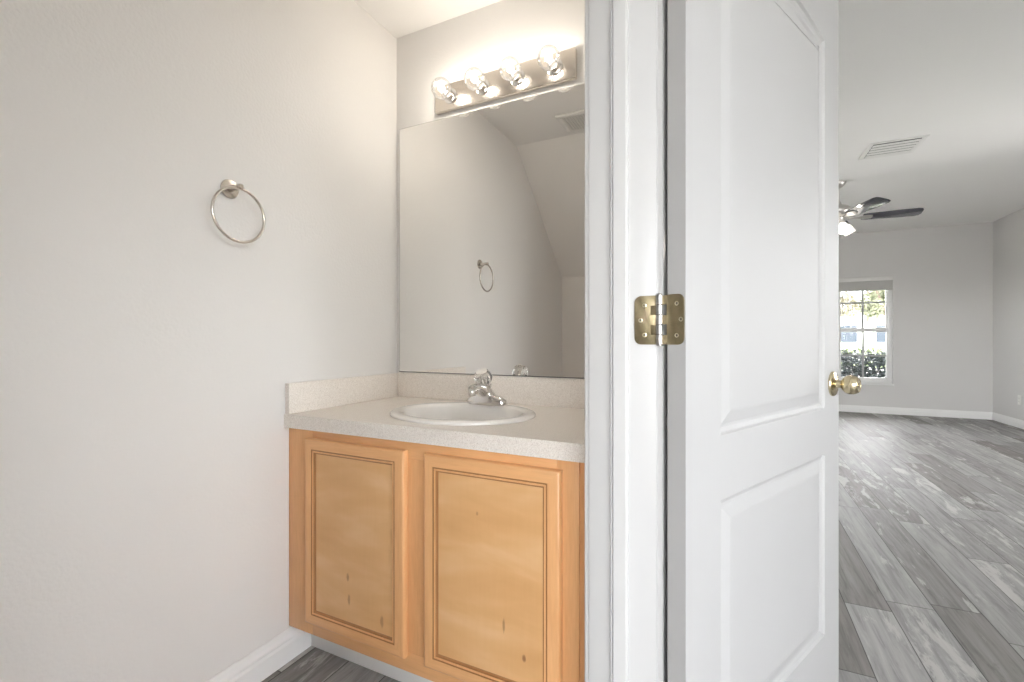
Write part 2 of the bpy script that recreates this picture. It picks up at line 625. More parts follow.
# south wall with a wide unseen glazed opening, added for daylight
U0, U1, UZ1 = 0.40, 2.60, 2.30
bm = new()
box(bm, (XO - 0.12, YS - 0.12, 0), (U0, YS, HR))
box(bm, (U1, YS - 0.12, 0), (XE + 0.12, YS, HR))
box(bm, (U0, YS - 0.12, UZ1), (U1, YS, HR))
struct('wall_south', bm, M['room'], smooth=False, origin=(0, 0, 0))
bm = new()
box(bm, (XO - 0.12, YS, 0), (XO, YR - 0.12, HR))
struct('wall_entry', bm, M['room'], smooth=False, origin=(0, 0, 0))
bm = new()
box(bm, (XL - 0.12, YS - 0.12, HR), (XE + 0.12, YN + 1.3, HR + 0.1))  # overhang past the north wall: unseen eave added to block the sun
struct('ceiling.001', bm, M['roomceil'], smooth=False, origin=(0, 0, 0))

# baseboards
def base_profile(h=0.10, d=0.014):
    return [(0, 0), (d, 0), (d, h * 0.58), (d * 0.80, h * 0.61), (d * 0.62, h * 0.64), (d * 0.62, h * 0.67), (d * 0.78, h * 0.70), (d * 0.78, h * 0.76), (d * 0.50, h * 0.82), (d * 0.36, h * 0.90), (d * 0.30, h * 0.97), (d * 0.2, h), (0, h)]


def baseboard(name, p0, p1, inward, h=0.10):
    bm = new()
    iv = Vector(inward)
    a = Vector(p0)
    poly = [a + iv * d + Vector((0, 0, z)) for d, z in base_profile(h)]
    prism(bm, poly, Vector(p1) - a)
    return struct(name, bm, M['base'], angle=15)


baseboard('baseboard_left', (XL, YR, 0), (XL, 1.124, 0), (1, 0, 0))
baseboard('baseboard_rear', (XL + 0.014, YR, 0), (XI, YR, 0), (0, 1, 0))
baseboard('baseboard_north', (XW, YN, 0), (XE, YN, 0), (0, -1, 0))
baseboard('baseboard_east', (XE, YS, 0), (XE, YN - 0.014, 0), (-1, 0, 0))
baseboard('baseboard_west', (XW, YP, 0), (XW, YN - 0.014, 0), (1, 0, 0))

# door frame: jambs with stops, casings on both faces
def stop_profile(yf, s):
    # cross-section in (x, depth from the jamb face), s = direction into the opening
    pts = [(-0.2115, 0), (-0.2115, 0.005), (-0.2098, 0.0085), (-0.2075, 0.0065), (-0.2060, 0.0095), (-0.2040, 0.0112), (-0.1815, 0.0112), (-0.1785, 0.0095), (-0.1780, 0)]
    return [(x, yf + s * d) for x, d in pts]


bm = new()
box(bm, (XI, YJ, 0), (XO, YJ + 0.018, HD + 0.018), 0.0015)
box(bm, (XI, YK - 0.018, 0), (XO, YK, HD + 0.018), 0.0015)
box(bm, (XI, YK, HD), (XO, YJ, HD + 0.018), 0.0015)
prism(bm, [(x, y, 0) for x, y in stop_profile(YJ, -1)], (0, 0, HD))
prism(bm, [(x, y, 0) for x, y in stop_profile(YK, 1)], (0, 0, HD))
box(bm, (-0.2115, YK + 0.011, HD - 0.011), (-0.178, YJ - 0.011, HD), 0.001)
struct('trim_1', bm, M['trim'], origin=(0, 0, 0), angle=25)


def casing(name, xface, s, w):
    bm = new()
    prof = [(0.0, 0), (0.0, 0.008), (0.002, 0.0105), (w * 0.35, 0.0115), (w * 0.45, 0.009), (w * 0.6, 0.011), (w * 0.8, 0.015), (w, 0.015), (w, 0)]
    for y0, sy in ((YJ + 0.005, 1), (YK - 0.005, -1)):
        prism(bm, [(xface + s * d, y0 + sy * o, 0) for o, d in prof], (0, 0, HD + 0.005 + w))
    prism(bm, [(xface + s * d, YK - 0.005, HD + 0.005 + o) for o, d in prof], (0, YJ - YK + 0.01, 0))
    struct(name, bm, M['trim'], origin=(0, 0, 0), angle=25)


casing('trim_2', XI, -1, 0.057)
casing('trim_3', XO, 1, 0.057)

# windows ----------------------------------------------------------
def pane_and_bars(frame, x0, x1, z0, z1, y, bars_x, bars_z):
    bm = new()
    box(bm, (x0, y - 0.003, z0), (x1, y + 0.003, z1))
    obj('pane', bm, M['pane'], frame, smooth=False)


bm = new()
ys, ye = YN + 0.030, YN + 0.095
fw = 0.045
box(bm, (WX0, ys, WZ0), (WX0 + fw, ye, WZ1), 0.003)
box(bm, (WX1 - fw, ys, WZ0), (WX1, ye, WZ1), 0.003)
box(bm, (WX0 + fw, ys, WZ0), (WX1 - fw, ye, WZ0 + 0.05), 0.003)
box(bm, (WX0 + fw, ys, WZ1 - 0.05), (WX1 - fw, ye, WZ1), 0.003)
win = struct('window_1', bm, M['vinyl'], origin=((WX0 + WX1) / 2, YN + 0.06, WZ0))
ZM = 1.207
gx0, gx1 = WX0 + fw, WX1 - fw
xm = 1.695
for nm, z0, z1, yy in (('lower_sash', WZ0 + 0.05, ZM + 0.030, ys + 0.004), ('upper_sash', ZM - 0.030, WZ1 - 0.05, ys + 0.030)):
    bm = new()
    box(bm, (gx0, yy, z0), (gx0 + 0.022, yy + 0.024, z1), 0.002)
    box(bm, (gx1 - 0.022, yy, z0), (gx1, yy + 0.024, z1), 0.002)
    box(bm, (gx0 + 0.022, yy, z0), (gx1 - 0.022, yy + 0.024, z0 + 0.032), 0.002)
    box(bm, (gx0 + 0.022, yy, z1 - (0.06 if nm == 'lower_sash' else 0.032)), (gx1 - 0.022, yy + 0.024, z1), 0.002)
    sash = obj(nm, bm, M['vinyl'], win)
    bm = new()
    box(bm, (gx0 + 0.02, yy + 0.010, z0 + 0.03), (gx1 - 0.02, yy + 0.014, z1 - 0.03))
    obj('pane', bm, M['pane'], sash, smooth=False)
    bm = new()
    zc = 1.610 if nm == 'upper_sash' else 0.83
    box(bm, (xm - 0.013, yy + 0.004, z0 + 0.032), (xm + 0.013, yy + 0.009, z1 - 0.032), 0.001)
    box(bm, (gx0 + 0.022, yy + 0.004, zc - 0.013), (xm - 0.013, yy + 0.009, zc + 0.013), 0.001)
    box(bm, (xm + 0.013, yy + 0.004, zc - 0.013), (gx1 - 0.022, yy + 0.009, zc + 0.013), 0.001)
    obj('muntin', bm, M['bars'], sash)
bm = new()
box(bm, (WX0 - 0.012, YN - 0.018, WZ0 - 0.02), (WX1 + 0.012, YN + 0.030, WZ0), 0.003)
obj('window_sill', bm, M['vinyl'], win)

# unseen south, west and east glazing, added to bring in daylight
def added_window(name, p0, p1, along, y0, y1, z0, z1, bars):
    """p0..p1: wall thickness range, along: 'x' or 'y' run axis"""
    def B(bm, a, b, c, d, e, f, bev=0.003):
        if along == 'x':
            box(bm, (a, c, e), (b, d, f), bev)
        else:
            box(bm, (c, a, e), (d, b, f), bev)
    bm = new()
    B(bm, y0, y0 + 0.05, p0, p1, z0, z1)
    B(bm, y1 - 0.05, y1, p0, p1, z0, z1)
    B(bm, y0 + 0.05, y1 - 0.05, p0, p1, z0, z0 + 0.05)
    B(bm, y0 + 0.05, y1 - 0.05, p0, p1, z1 - 0.05, z1)
    for b in bars:
        B(bm, b - 0.03, b + 0.03, p0, p1, z0 + 0.05, z1 - 0.05)
    w = struct(name, bm, M['vinyl'])
    bm = new()
    pm = (p0 + p1) / 2
    B(bm, y0 + 0.05, y1 - 0.05, pm - 0.003, pm + 0.003, z0 + 0.05, z1 - 0.05, 0)
    obj('pane', bm, M['pane'], w, smooth=False)


added_window('window_2', YS - 0.09, YS - 0.03, 'x', U0, U1, 0.0, UZ1, [(U0 + U1) / 2])
added_window('window_3', XW - 0.09, XW - 0.03, 'y', V0, V1, VZ0, VZ1, [(V0 + V1) / 2])
portal(((WX0 + WX1) / 2, YN + 0.16, (WZ0 + WZ1) / 2), (0, -1, 0), WX1 - WX0, WZ1 - WZ0)
portal(((U0 + U1) / 2, YS - 0.14, UZ1 / 2), (0, 1, 0), U1 - U0, UZ1)
for k, (e0, e1, z0, z1) in enumerate(EAST):
    added_window('window_%d' % (4 + k), XE + 0.03, XE + 0.09, 'y', e0, e1, z0, z1, [e0 + (e1 - e0) / 3, e0 + 2 * (e1 - e0) / 3])
    portal((XE + 0.14, (e0 + e1) / 2, (z0 + z1) / 2), (-1, 0, 0), e1 - e0, z1 - z0)
portal((XW - 0.14, (V0 + V1) / 2, (VZ0 + VZ1) / 2), (1, 0, 0), V1 - V0, VZ1 - VZ0)

# ------------------------------------------------------------------ the door, standing open
DA = (-0.0765, 0.847, 0.0)
DW, DT, DH = 0.797, 0.035, 2.015
DANG = math.atan2(0.905, 0.426)


class DoorFrame:
    u = Vector((0.426, 0.905, 0)).normalized()
    v = Vector((-u.y, u.x, 0))

    def p(s, x, y, z):
        return Vector(DA) + s.u * x + s.v * y + Vector((0, 0, z))


D = DoorFrame()


def inset(poly, d):
    n = len(poly)
    out = []
    for i in range(n):
        p0, p1, p2 = Vector(poly[i - 1]), Vector(poly[i]), Vector(poly[(i + 1) % n])
        a = (p1 - p0).normalized()
        b = (p2 - p1).normalized()
        na, nb = Vector((-a.y, a.x)), Vector((-b.y, b.x))
        m = (na + nb).normalized()
        out.append(p1 + m * (d / max(0.3, m.dot(na))))
    return out


def arch_panel(x0, x1, z0, z1, rise):
    pts = [(x0, z0), (x1, z0)]
    n = 24 if rise else 1
    if not rise:
        return pts + [(x1, z1), (x0, z1)]
    for k in range(n + 1):
        x = x1 + (x0 - x1) * k / n
        q = (x - (x0 + x1) / 2) / ((x1 - x0) / 2)
        pts.append((x, z1 + rise * (1 - q * q)))
    return pts


panels = [arch_panel(0.1225, 0.686, 0.263, 0.744, 0), arch_panel(0.1225, 0.686, 0.867, 1.846, 0.030)]
bm = new()
z_lo = 0.010
for side, ydir in ((0.0, 1), (DT, -1)):
    outer = [(0, z_lo), (DW, z_lo), (DW, DH), (0, DH)]
    edges = []
    for poly in [outer] + panels:
        vs = [bm.verts.new(D.p(x, side, z)) for x, z in poly]
        edges += [bm.edges.new((vs[k], vs[(k + 1) % len(vs)])) for k in range(len(vs))]
    bmesh.ops.triangle_fill(bm, use_beauty=True, use_dissolve=True, edges=edges)
    for poly in panels:
        loops = []
        for ins, dep in ((0, 0), (0.004, 0.0050), (0.012, 0.0085), (0.018, 0.0085), (0.040, 0.0030), (0.045, 0.0020), (0.048, 0.0020)):
            loops.append([D.p(q[0], side + ydir * dep, q[1]) for q in (inset(poly, ins) if ins else poly)])
        loft(bm, loops)
for a, b in (((0, z_lo), (DW, z_lo)), ((DW, z_lo), (DW, DH)), ((DW, DH), (0, DH)), ((0, DH), (0, z_lo))):
    bm.faces.new([bm.verts.new(D.p(a[0], 0, a[1])), bm.verts.new(D.p(b[0], 0, b[1])), bm.verts.new(D.p(b[0], DT, b[1])), bm.verts.new(D.p(a[0], DT, a[1]))])
bmesh.ops.remove_doubles(bm, verts=bm.verts, dist=1e-5)
bmesh.ops.recalc_face_normals(bm, faces=bm.faces)
door = bpy.data.objects.new('door_1', None)
me_bm = bm
# door mesh itself is the top-level object so that knob and hinges are its parts
bm.transform((Matrix.Translation(DA) @ Matrix.Rotation(DANG, 4, 'Z')).inverted())
me = bpy.data.meshes.new('door_1')
bm.to_mesh(me)
bm.free()
me.materials.append(M['door'])
me.polygons.foreach_set('use_smooth', [True] * len(me.polygons))
me.set_sharp_from_angle(angle=math.radians(12))
bpy.data.objects.remove(door)
door = bpy.data.objects.new('door_1', me)
COL.objects.link(door)
door.location = DA
door.rotation_euler = (0, 0, DANG)
door['kind'] = 'structure'
tag(door, 'white two-panel interior door standing open beside the vanity doorway', 'door')

# knob: rosette, neck and rounded knob on both faces
KT, KZ = 0.744, 0.929
for s in (-1, 1):
    o = D.p(KT, 0 if s < 0 else DT, KZ)
    ax = D.v * s
    bm = new()
    lathe(bm, [(0.0, 0.0), (0.0335, 0.0), (0.0338, 0.0035), (0.032, 0.0065), (0.027, 0.0085), (0.019, 0.0095), (0.0155, 0.011), (0.0, 0.011)], o, ax, 40)
    ros = obj('knob_rosette', bm, M['polished'], door)
    bm = new()
    lathe(bm, [(0.0, 0.010), (0.0115, 0.010), (0.0105, 0.016), (0.0108, 0.022), (0.0150, 0.0245), (0.0205, 0.0285), (0.0243, 0.0345), (0.0255, 0.041),
               (0.0250, 0.048), (0.0225, 0.0555), (0.0195, 0.0600), (0.0175, 0.0612), (0.0165, 0.0600), (0.0060, 0.0600), (0.0055, 0.0625), (0, 0.0625)], o, ax, 40)
    obj('door_knob', bm, M['polished'], door)
bm = new()
bm_lo = [(DW - 0.0005, 0.006, KZ - 0.028), (DW + 0.001, 0.029, KZ + 0.028)]
c8 = [D.p(x, y, z) for x in (DW - 0.0005, DW + 0.001) for y in (0.006, 0.029) for z in (KZ - 0.028, KZ + 0.028)]
vs = [bm.verts.new(c) for c in c8]
for q in ((0, 1, 3, 2), (4, 6, 7, 5), (0, 4, 5, 1), (2, 3, 7, 6), (0, 2, 6, 4), (1, 5, 7, 3)):
    bm.faces.new([vs[i] for i in q])
obj('latch_plate', bm, M['polished'], door, smooth=False)

# hinges
def rounded_rect(a0, a1, b0, b1, r, n=6, right=True, left=False):
    pts = []
    def arc(cx, cy, t0):
        for k in range(n + 1):
            t = t0 + k * PI / 2 / n
            pts.append((cx + r * math.cos(t), cy + r * math.sin(t)))
    if left:
        arc(a0 + r, b0 + r, PI)
    else:
        pts.append((a0, b0))
    if right:
        arc(a1 - r, b0 + r, -PI / 2)
        arc(a1 - r, b1 - r, 0)
    else:
        pts += [(a1, b0), (a1, b1)]
    if left:
        arc(a0 + r, b1 - r, PI / 2)
    else:
        pts.append((a0, b1))
    return pts


PX, PY = -0.1222, 0.8620         # pin
PR = 0.0062


def hinge(zc, hh=0.0445):
    n = 5
    seg = 2 * hh / n
    root = None
    # pin and knuckles
    bm = new()
    for k in range(n):
        z0 = zc - hh + k * seg
        lathe(bm, [(0, 0.0004), (PR * 0.9, 0.0004), (PR, 0.001), (PR, seg - 0.001), (PR * 0.9, seg - 0.0004), (0, seg - 0.0004)], (PX, PY, z0), (0, 0, 1), 20)
    lathe(bm, [(0, 0), (PR * 0.8, 0), (PR * 0.85, 0.0015), (PR * 0.4, 0.0035), (0, 0.004)], (PX, PY, zc + hh), (0, 0, 1), 16)
    lathe(bm, [(0, 0), (PR * 0.8, 0), (PR * 0.85, 0.0015), (0, 0.003)], (PX, PY, zc - hh), (0, 0, -1), 16)
    root = obj('hinge', bm, M['silver'], door)
    # leaf on the jamb, in the plane y = YJ
    bm = new()
    outl = rounded_rect(0.0, 0.0410, zc - hh, zc + hh, 0.012)
    y0 = YJ - 0.0017
    prism(bm, [(PX - 0.004 - a, y0, b) for a, b in outl], (0, 0.0016, 0), 0.0003)
    box(bm, (PX - 0.016, YJ - 0.0024, zc - hh + seg), (PX, YJ - 0.0015, zc - hh + 2 * seg), 0.0005)
    box(bm, (PX - 0.016, YJ - 0.0024, zc - hh + 3 * seg), (PX, YJ - 0.0015, zc - hh + 4 * seg), 0.0005)
    lf = obj('hinge_leaf', bm, M['brass'], root)
    for a, b in ((0.027, 0.027), (0.034, 0.0), (0.027, -0.027)):
        bm = new()
        lathe(bm, [(0.0042, 0), (0.0040, 0.0006), (0.0025, 0.0009), (0.0020, 0.0003), (0, 0.0003)], (PX - a, y0, zc + b), (0, -1, 0), 16)
        for f in bm.faces:
            f.material_index = 1 if (f.calc_center_median() - Vector((PX - a, y0, zc + b))).xz.length < 0.0016 else 0
        obj('screw', bm, [M['screw'], M['slot']], root)
    # leaf on the hinge edge of the door (plane x = 0 of the door)
    bm = new()
    outl = rounded_rect(0.0, 0.034, zc - hh, zc + hh, 0.012)
    prism(bm, [D.p(-0.0001, DT + 0.001 - a, b) for a, b in outl], D.u * -0.0016, 0.0003)
    for k in (0, 2, 4):
        z0, z1 = zc - hh + k * seg + 0.0008, zc - hh + (k + 1) * seg - 0.0008
        a = D.p(-0.0012, DT - 0.001, 0)
        vs = []
        q = [Vector((a.x, a.y, 0)), D.p(0.0, DT - 0.001, 0), Vector((PX + 0.001, PY + 0.003, 0)), Vector((PX - 0.0005, PY - 0.001, 0))]
        prism(bm, [Vector((p.x, p.y, z0)) for p in q], (0, 0, z1 - z0))
    lf = obj('hinge_leaf', bm, M['brass'], root)
    for a, b in ((0.019, 0.028), (0.027, 0.0), (0.019, -0.028)):
        bm = new()
        lathe(bm, [(0.0042, 0), (0.0040, 0.0006), (0.0025, 0.0009), (0.0020, 0.0003), (0, 0.0003)], D.p(-0.0016, DT - a, zc + b), -D.u, 16)
        for f in bm.faces:
            f.material_index = 1 if (f.calc_center_median() - D.p(-0.0022, DT - a, zc + b)).length < 0.0016 else 0
        obj('screw', bm, [M['screw'], M['slot']], root)


for zc in (1.084, 1.80, 0.24):
    hinge(zc)

# ------------------------------------------------------------------ vanity
CT, CB = 0.808, 0.765            # counter top and underside
CF, FF = 1.028, 1.046            # counter front, face-frame front
van = thing('vanity_cabinet', 'maple two-door vanity cabinet under the speckled counter', 'cabinet', ((XL + VR) / 2, 1.31, 0))
zt, zb = CB - 0.001, 0.110
for x0, x1, z0, z1 in ((XL + 0.002, -1.212, zb, zt), (-0.848, -0.752, zb + 0.055, zt - 0.05), (-0.386, -0.330, zb, zt)):
    bm = new()
    box(bm, (x0, FF, z0), (x1, FF + 0.019, z1), 0.001)
    obj('stile', bm, M['frame'], van)
for z0, z1 in ((zt - 0.05, zt), (zb, zb + 0.055)):
    bm = new()
    box(bm, (-1.212, FF, z0), (-0.386, FF + 0.019, z1), 0.001)
    obj('rail', bm, M['rail'], van)
bm = new()
box(bm, (-0.330, FF + 0.006, zb), (VR, FF + 0.019, zt), 0.001)
obj('filler_strip', bm, M['frame'], van)
bm = new()
box(bm, (XL + 0.002, FF + 0.019, zb), (XL + 0.018, YB - 0.002, zt))
box(bm, (VR - 0.016, FF + 0.019, zb), (VR, YB - 0.002, zt))
box(bm, (XL + 0.018, FF + 0.019, zb), (VR - 0.016, YB - 0.002, zb + 0.016))
box(bm, (XL + 0.018, YB - 0.012, zb + 0.016), (VR - 0.016, YB - 0.002, zt))
obj('carcass', bm, M['frame'], van, smooth=False)
bm = new()
box(bm, (XL + 0.014, 1.125, 0), (VR, 1.141, zb), 0.001)
obj('toe_kick', bm, M['base'], van)


def rect_loop(x0, x1, z0, z1, i, y):
    return [(x0 + i, y, z0 + i), (x1 - i, y, z0 + i), (x1 - i, y, z1 - i), (x0 + i, y, z1 - i)]


def cabinet_door(x0, x1, z0, z1, label):
    yf, yb = FF - 0.019, FF - 0.0006
    fw = 0.044
    # four mitred members carry grain along their run: stiles (z) and rails (x)
    bm = new()
    prof = [(0.0, yb), (0.0, yf + 0.006), (0.0015, yf + 0.003), (0.005, yf + 0.0005), (0.008, yf), (fw - 0.012, yf)]
    loops = [rect_loop(x0, x1, z0, z1, i, y) for i, y in prof]
    rings = loft(bm, loops, cap_first=True, cap_last=False)
    bm.faces.ensure_lookup_table()
    for f in bm.faces:
        c = f.calc_center_median()
        dx = min(c.x - x0, x1 - c.x)
        dz = min(c.z - z0, z1 - c.z)
        f.material_index = 1 if dz < dx else 0
    d = obj('door', bm, [M['frame'], M['rail']], van, keep_normals=False, angle=30)
    d['label'] = label
    bm = new()
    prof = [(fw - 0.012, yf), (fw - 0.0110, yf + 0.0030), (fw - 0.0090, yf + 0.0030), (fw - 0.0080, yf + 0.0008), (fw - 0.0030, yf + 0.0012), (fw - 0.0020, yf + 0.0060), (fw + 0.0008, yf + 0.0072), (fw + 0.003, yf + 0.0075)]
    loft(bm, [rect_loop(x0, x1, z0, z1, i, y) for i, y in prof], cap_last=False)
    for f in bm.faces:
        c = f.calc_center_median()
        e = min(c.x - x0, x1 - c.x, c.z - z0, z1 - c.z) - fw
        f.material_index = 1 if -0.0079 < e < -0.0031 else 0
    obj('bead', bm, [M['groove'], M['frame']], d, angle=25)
    bm = new()
    i = fw + 0.0025
    box(bm, (x0 + i, yf + 0.0070, z0 + i), (x1 - i, yf + 0.012, z1 - i))
    obj('panel', bm, M['panel'], d, smooth=False)


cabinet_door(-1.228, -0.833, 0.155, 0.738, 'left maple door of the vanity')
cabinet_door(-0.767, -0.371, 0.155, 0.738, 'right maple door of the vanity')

# countertop with an oval cut-out, backsplash, side splash
SX, SY, SA, SB = -0.801, 1.283, 0.245, 0.203
cr = thing('countertop', 'speckled beige laminate countertop with backsplash on the maple cabinet', 'countertop', ((XL + VR) / 2, 1.3, CB))


def slab_with_hole(bm, x0, x1, y0, y1, z0, z1, cx, cy, a, b, n=64):
    angs = [2 * PI * k / n for k in range(n)]
    corners = [math.atan2(y - cy, x - cx) % (2 * PI) for x in (x0, x1) for y in (y0, y1)]
    for c in corners:
        k = min(range(n), key=lambda q: abs((angs[q] - c + PI) % (2 * PI) - PI))
        angs[k] = c
    angs.sort()
    inner, outer = [], []
    for t in angs:
        c, s = math.cos(t), math.sin(t)
        inner.append((cx + a * c / 1.0 if False else cx + c * (a * b) / math.hypot(b * c, a * s), cy + s * (a * b) / math.hypot(b * c, a * s)))
        k = min([(x - cx) / c for x in (x0, x1) if abs(c) > 1e-9 and (x - cx) / c > 0] + [(y - cy) / s for y in (y0, y1) if abs(s) > 1e-9 and (y - cy) / s > 0])
        outer.append((cx + c * k, cy + s * k))
    V = {}
    for nm, pts in (('i', inner), ('o', outer)):
        for z in (z0, z1):
            V[nm, z] = [bm.verts.new((p[0], p[1], z)) for p in pts]
    m = len(angs)
    for k in range(m):
        q = (k + 1) % m
        bm.faces.new((V['i', z1][k], V['o', z1][k], V['o', z1][q], V['i', z1][q]))
        bm.faces.new((V['i', z0][k], V['o', z0][k], V['o', z0][q], V['i', z0][q]))
        bm.faces.new((V['i', z0][k], V['i', z1][k], V['i', z1][q], V['i', z0][q]))
        bm.faces.new((V['o', z0][k], V['o', z1][k], V['o', z1][q], V['o', z0][q]))


bm = new()
slab_with_hole(bm, XL + 0.0015, XI - 0.0015, CF, YB - 0.0015, CB, CT, SX, SY, SA - 0.022, SB - 0.022)
obj('counter_slab', bm, M['lam'], cr, smooth=False)
bm = new()
box(bm, (XL + 0.0215, YB - 0.020, CT), (XI - 0.0015, YB - 0.0015, 0.911), 0.0012)
obj('backsplash', bm, M['lam'], cr)
bm = new()
box(bm, (XL + 0.0015, CF + 0.004, CT + 0.0003), (XL + 0.0205, YB - 0.0015, 0.908), 0.0012)
obj('side_splash', bm, M['lam'], cr)

# sink
bm = new()
def ell(a, b, z, n=64):
    return [(SX + a * math.cos(2 * PI * k / n), SY + b * math.sin(2 * PI * k / n), z) for k in range(n)]


rim = [(0.0, 0.0005), (-0.001, 0.006), (0.004, 0.0105), (0.012, 0.0125), (0.024, 0.012), (0.036, 0.010), (0.043, 0.006), (0.047, -0.004), (0.052, -0.025), (0.062, -0.060), (0.080, -0.095), (0.105, -0.118), (0.140, -0.128)]
loft(bm, [ell(SA - i, SB - i, CT + z) for i, z in rim] + [ell(0.024, 0.024, CT - 0.131)], cap_last=False)
out = [(0.024, -0.1310), (0.024, -0.139)]
loft(bm, [ell(0.024, 0.024, CT - 0.131), ell(0.024, 0.024, CT - 0.139), ell(SA - 0.138, SB - 0.138, CT - 0.136), ell(SA - 0.100, SB - 0.100, CT - 0.125), ell(SA - 0.07, SB - 0.07, CT - 0.095), ell(SA - 0.052, SB - 0.052, CT - 0.055), ell(SA - 0.030, SB - 0.030, CT - 0.002), ell(SA, SB, CT + 0.0005)], cap_last=False)
bmesh.ops.remove_doubles(bm, verts=bm.verts, dist=1e-5)
sink = obj('sink', bm, M['porcelain'], None, angle=60, origin=(SX, SY, CT))
tag(sink, 'white oval drop-in sink set into the speckled counter', 'sink')
bm = new()
lathe(bm, [(0, 0), (0.022, 0), (0.0235, 0.002), (0.018, 0.003), (0.016, 0.001), (0.013, 0.004), (0, 0.005)], (SX, SY, CT - 0.1345), (0, 0, 1), 28)
obj('drain', bm, M['chrome'], sink)

# faucet -----------------------------------------------------------
FX, FY, FZ = -0.801, 1.450, CT + 0.0115
fau = thing('faucet', 'chrome single-handle faucet with clear knob at the back of the sink', 'faucet', (FX, FY, FZ))


def superloop(cx, cy, z, a, b, n=40, e=2.4):
    out = []
    for k in range(n):
        t = 2 * PI * k / n
        c, s = math.cos(t), math.sin(t)
        out.append((cx + a * math.copysign(abs(c) ** (2 / e), c), cy + b * math.copysign(abs(s) ** (2 / e), s), z))
    return out


bm = new()
# base plate with sloping wings rising to a column that leans forward
loft(bm, [superloop(FX, FY, FZ, 0.080, 0.027), superloop(FX, FY, FZ + 0.007, 0.081, 0.028), superloop(FX, FY, FZ + 0.016, 0.078, 0.0265),
          superloop(FX, FY, FZ + 0.025, 0.066, 0.025), superloop(FX, FY, FZ + 0.031, 0.048, 0.0245), superloop(FX, FY - 0.002, FZ + 0.036, 0.034, 0.0245), superloop(FX, FY - 0.006, FZ + 0.046, 0.028, 0.0245, e=2.1),
          superloop(FX, FY - 0.012, FZ + 0.058, 0.0245, 0.0235, e=2), superloop(FX, FY - 0.017, FZ + 0.068, 0.0215, 0.021, e=2), superloop(FX, FY - 0.018, FZ + 0.071, 0.017, 0.017, e=2)], cap_first=True)
obj('faucet_base', bm, M['chrome'], fau, angle=50)
bm = new()
sp = [(FX, FY - 0.010, FZ + 0.044), (FX, FY - 0.034, FZ + 0.058), (FX, FY - 0.062, FZ + 0.066), (FX, FY - 0.088, FZ + 0.067), (FX, FY - 0.108, FZ + 0.063)]
tube(bm, sp, [0.020, 0.0175, 0.0150, 0.0138, 0.0130], 20)
obj('spout', bm, M['chrome'], fau, angle=50)
bm = new()
lathe(bm, [(0, 0), (0.0115, 0), (0.0125, 0.002), (0.0125, 0.018), (0.010, 0.022), (0, 0.022)], (FX, FY - 0.102, FZ + 0.042), (0, 0, 1), 24)
obj('aerator', bm, M['chrome'], fau, angle=50)
KY = FY - 0.012
bm = new()
lathe(bm, [(0, 0.069), (0.013, 0.069), (0.0115, 0.078), (0.006, 0.082), (0.005, 0.100), (0, 0.100)], (FX, KY, FZ), (0, 0, 1), 20)
LEAN = Matrix.Translation((FX, KY, FZ + 0.066)) @ Matrix.Rotation(math.radians(28), 4, 'X') @ Matrix.Translation((-FX, -KY, -FZ - 0.062))
bm.transform(LEAN)
stem = obj('valve_stem', bm, M['chrome'], fau)
bm = new()
n = 48
prof = [(0.0160, 0.0715), (0.0230, 0.0750), (0.0295, 0.0830), (0.0330, 0.0945), (0.0325, 0.1055), (0.0290, 0.1155), (0.0225, 0.1215)]
loops = []
for r, h in prof:
    lp = []
    for k in range(n):
        t = 2 * PI * k / n
        rr = r * (1 - 0.11 * (0.5 + 0.5 * math.cos(8 * t)))
        lp.append((FX + rr * math.cos(t), KY + rr * math.sin(t), FZ + h))
    loops.append(lp)
loft(bm, loops, cap_first=True, cap_last=True)
bm.transform(LEAN)
kn = obj('handle', bm, M['acrylic'], fau, angle=25)
kn['label'] = 'clear faceted acrylic handle'
bm = new()
lathe(bm, [(0, 0.1218), (0.0205, 0.1218), (0.0200, 0.1240), (0.014, 0.1258), (0, 0.1264)], (FX, KY, FZ), (0, 0, 1), 28)
bm.transform(LEAN)
obj('handle_cap', bm, M['porcelain'], kn)
bm = new()
lathe(bm, [(0, 0.012), (0.0025, 0.012), (0.0025, 0.060), (0.0055, 0.062), (0.0065, 0.067), (0.004, 0.072), (0, 0.073)], (FX, FY + 0.0262, FZ), (0, 0, 1), 14)
obj('lift_rod', bm, M['chrome'], fau)

# mirror -----------------------------------------------------------
MX0, MX1, MZ0, MZ1 = -1.302, -0.268, 0.9135, 1.958
mr = thing('wall_mirror', 'large frameless mirror on the wall above the backsplash', 'mirror', ((MX0 + MX1) / 2, YB, MZ0))
bm = new()
a = [(MX0, MZ0), (MX1, MZ0), (MX1, MZ1), (MX0, MZ1)]
box(bm, (MX0 + 0.0015, YB - 0.0075, MZ0 + 0.0015), (MX1 - 0.0015, YB - 0.0055, MZ1 - 0.0015))
obj('mirror_glass', bm, M['mirror'], mr, smooth=False)
bm = new()
box(bm, (MX0, YB - 0.0065, MZ0), (MX0 + 0.0013, YB - 0.001, MZ1))
box(bm, (MX1 - 0.0013, YB - 0.0065, MZ0), (MX1, YB - 0.001, MZ1))
box(bm, (MX0 + 0.0013, YB - 0.0065, MZ1 - 0.0013), (MX1 - 0.0013, YB - 0.001, MZ1))
box(bm, (MX0 + 0.0013, YB - 0.0085, MZ0), (MX1 - 0.0013, YB - 0.001, MZ0 + 0.0022))  # dark strip painting the shadow line along the mirror's foot
obj('mirror_edge_shadow', bm, M['mirror_edge_shadow'], mr, smooth=False)

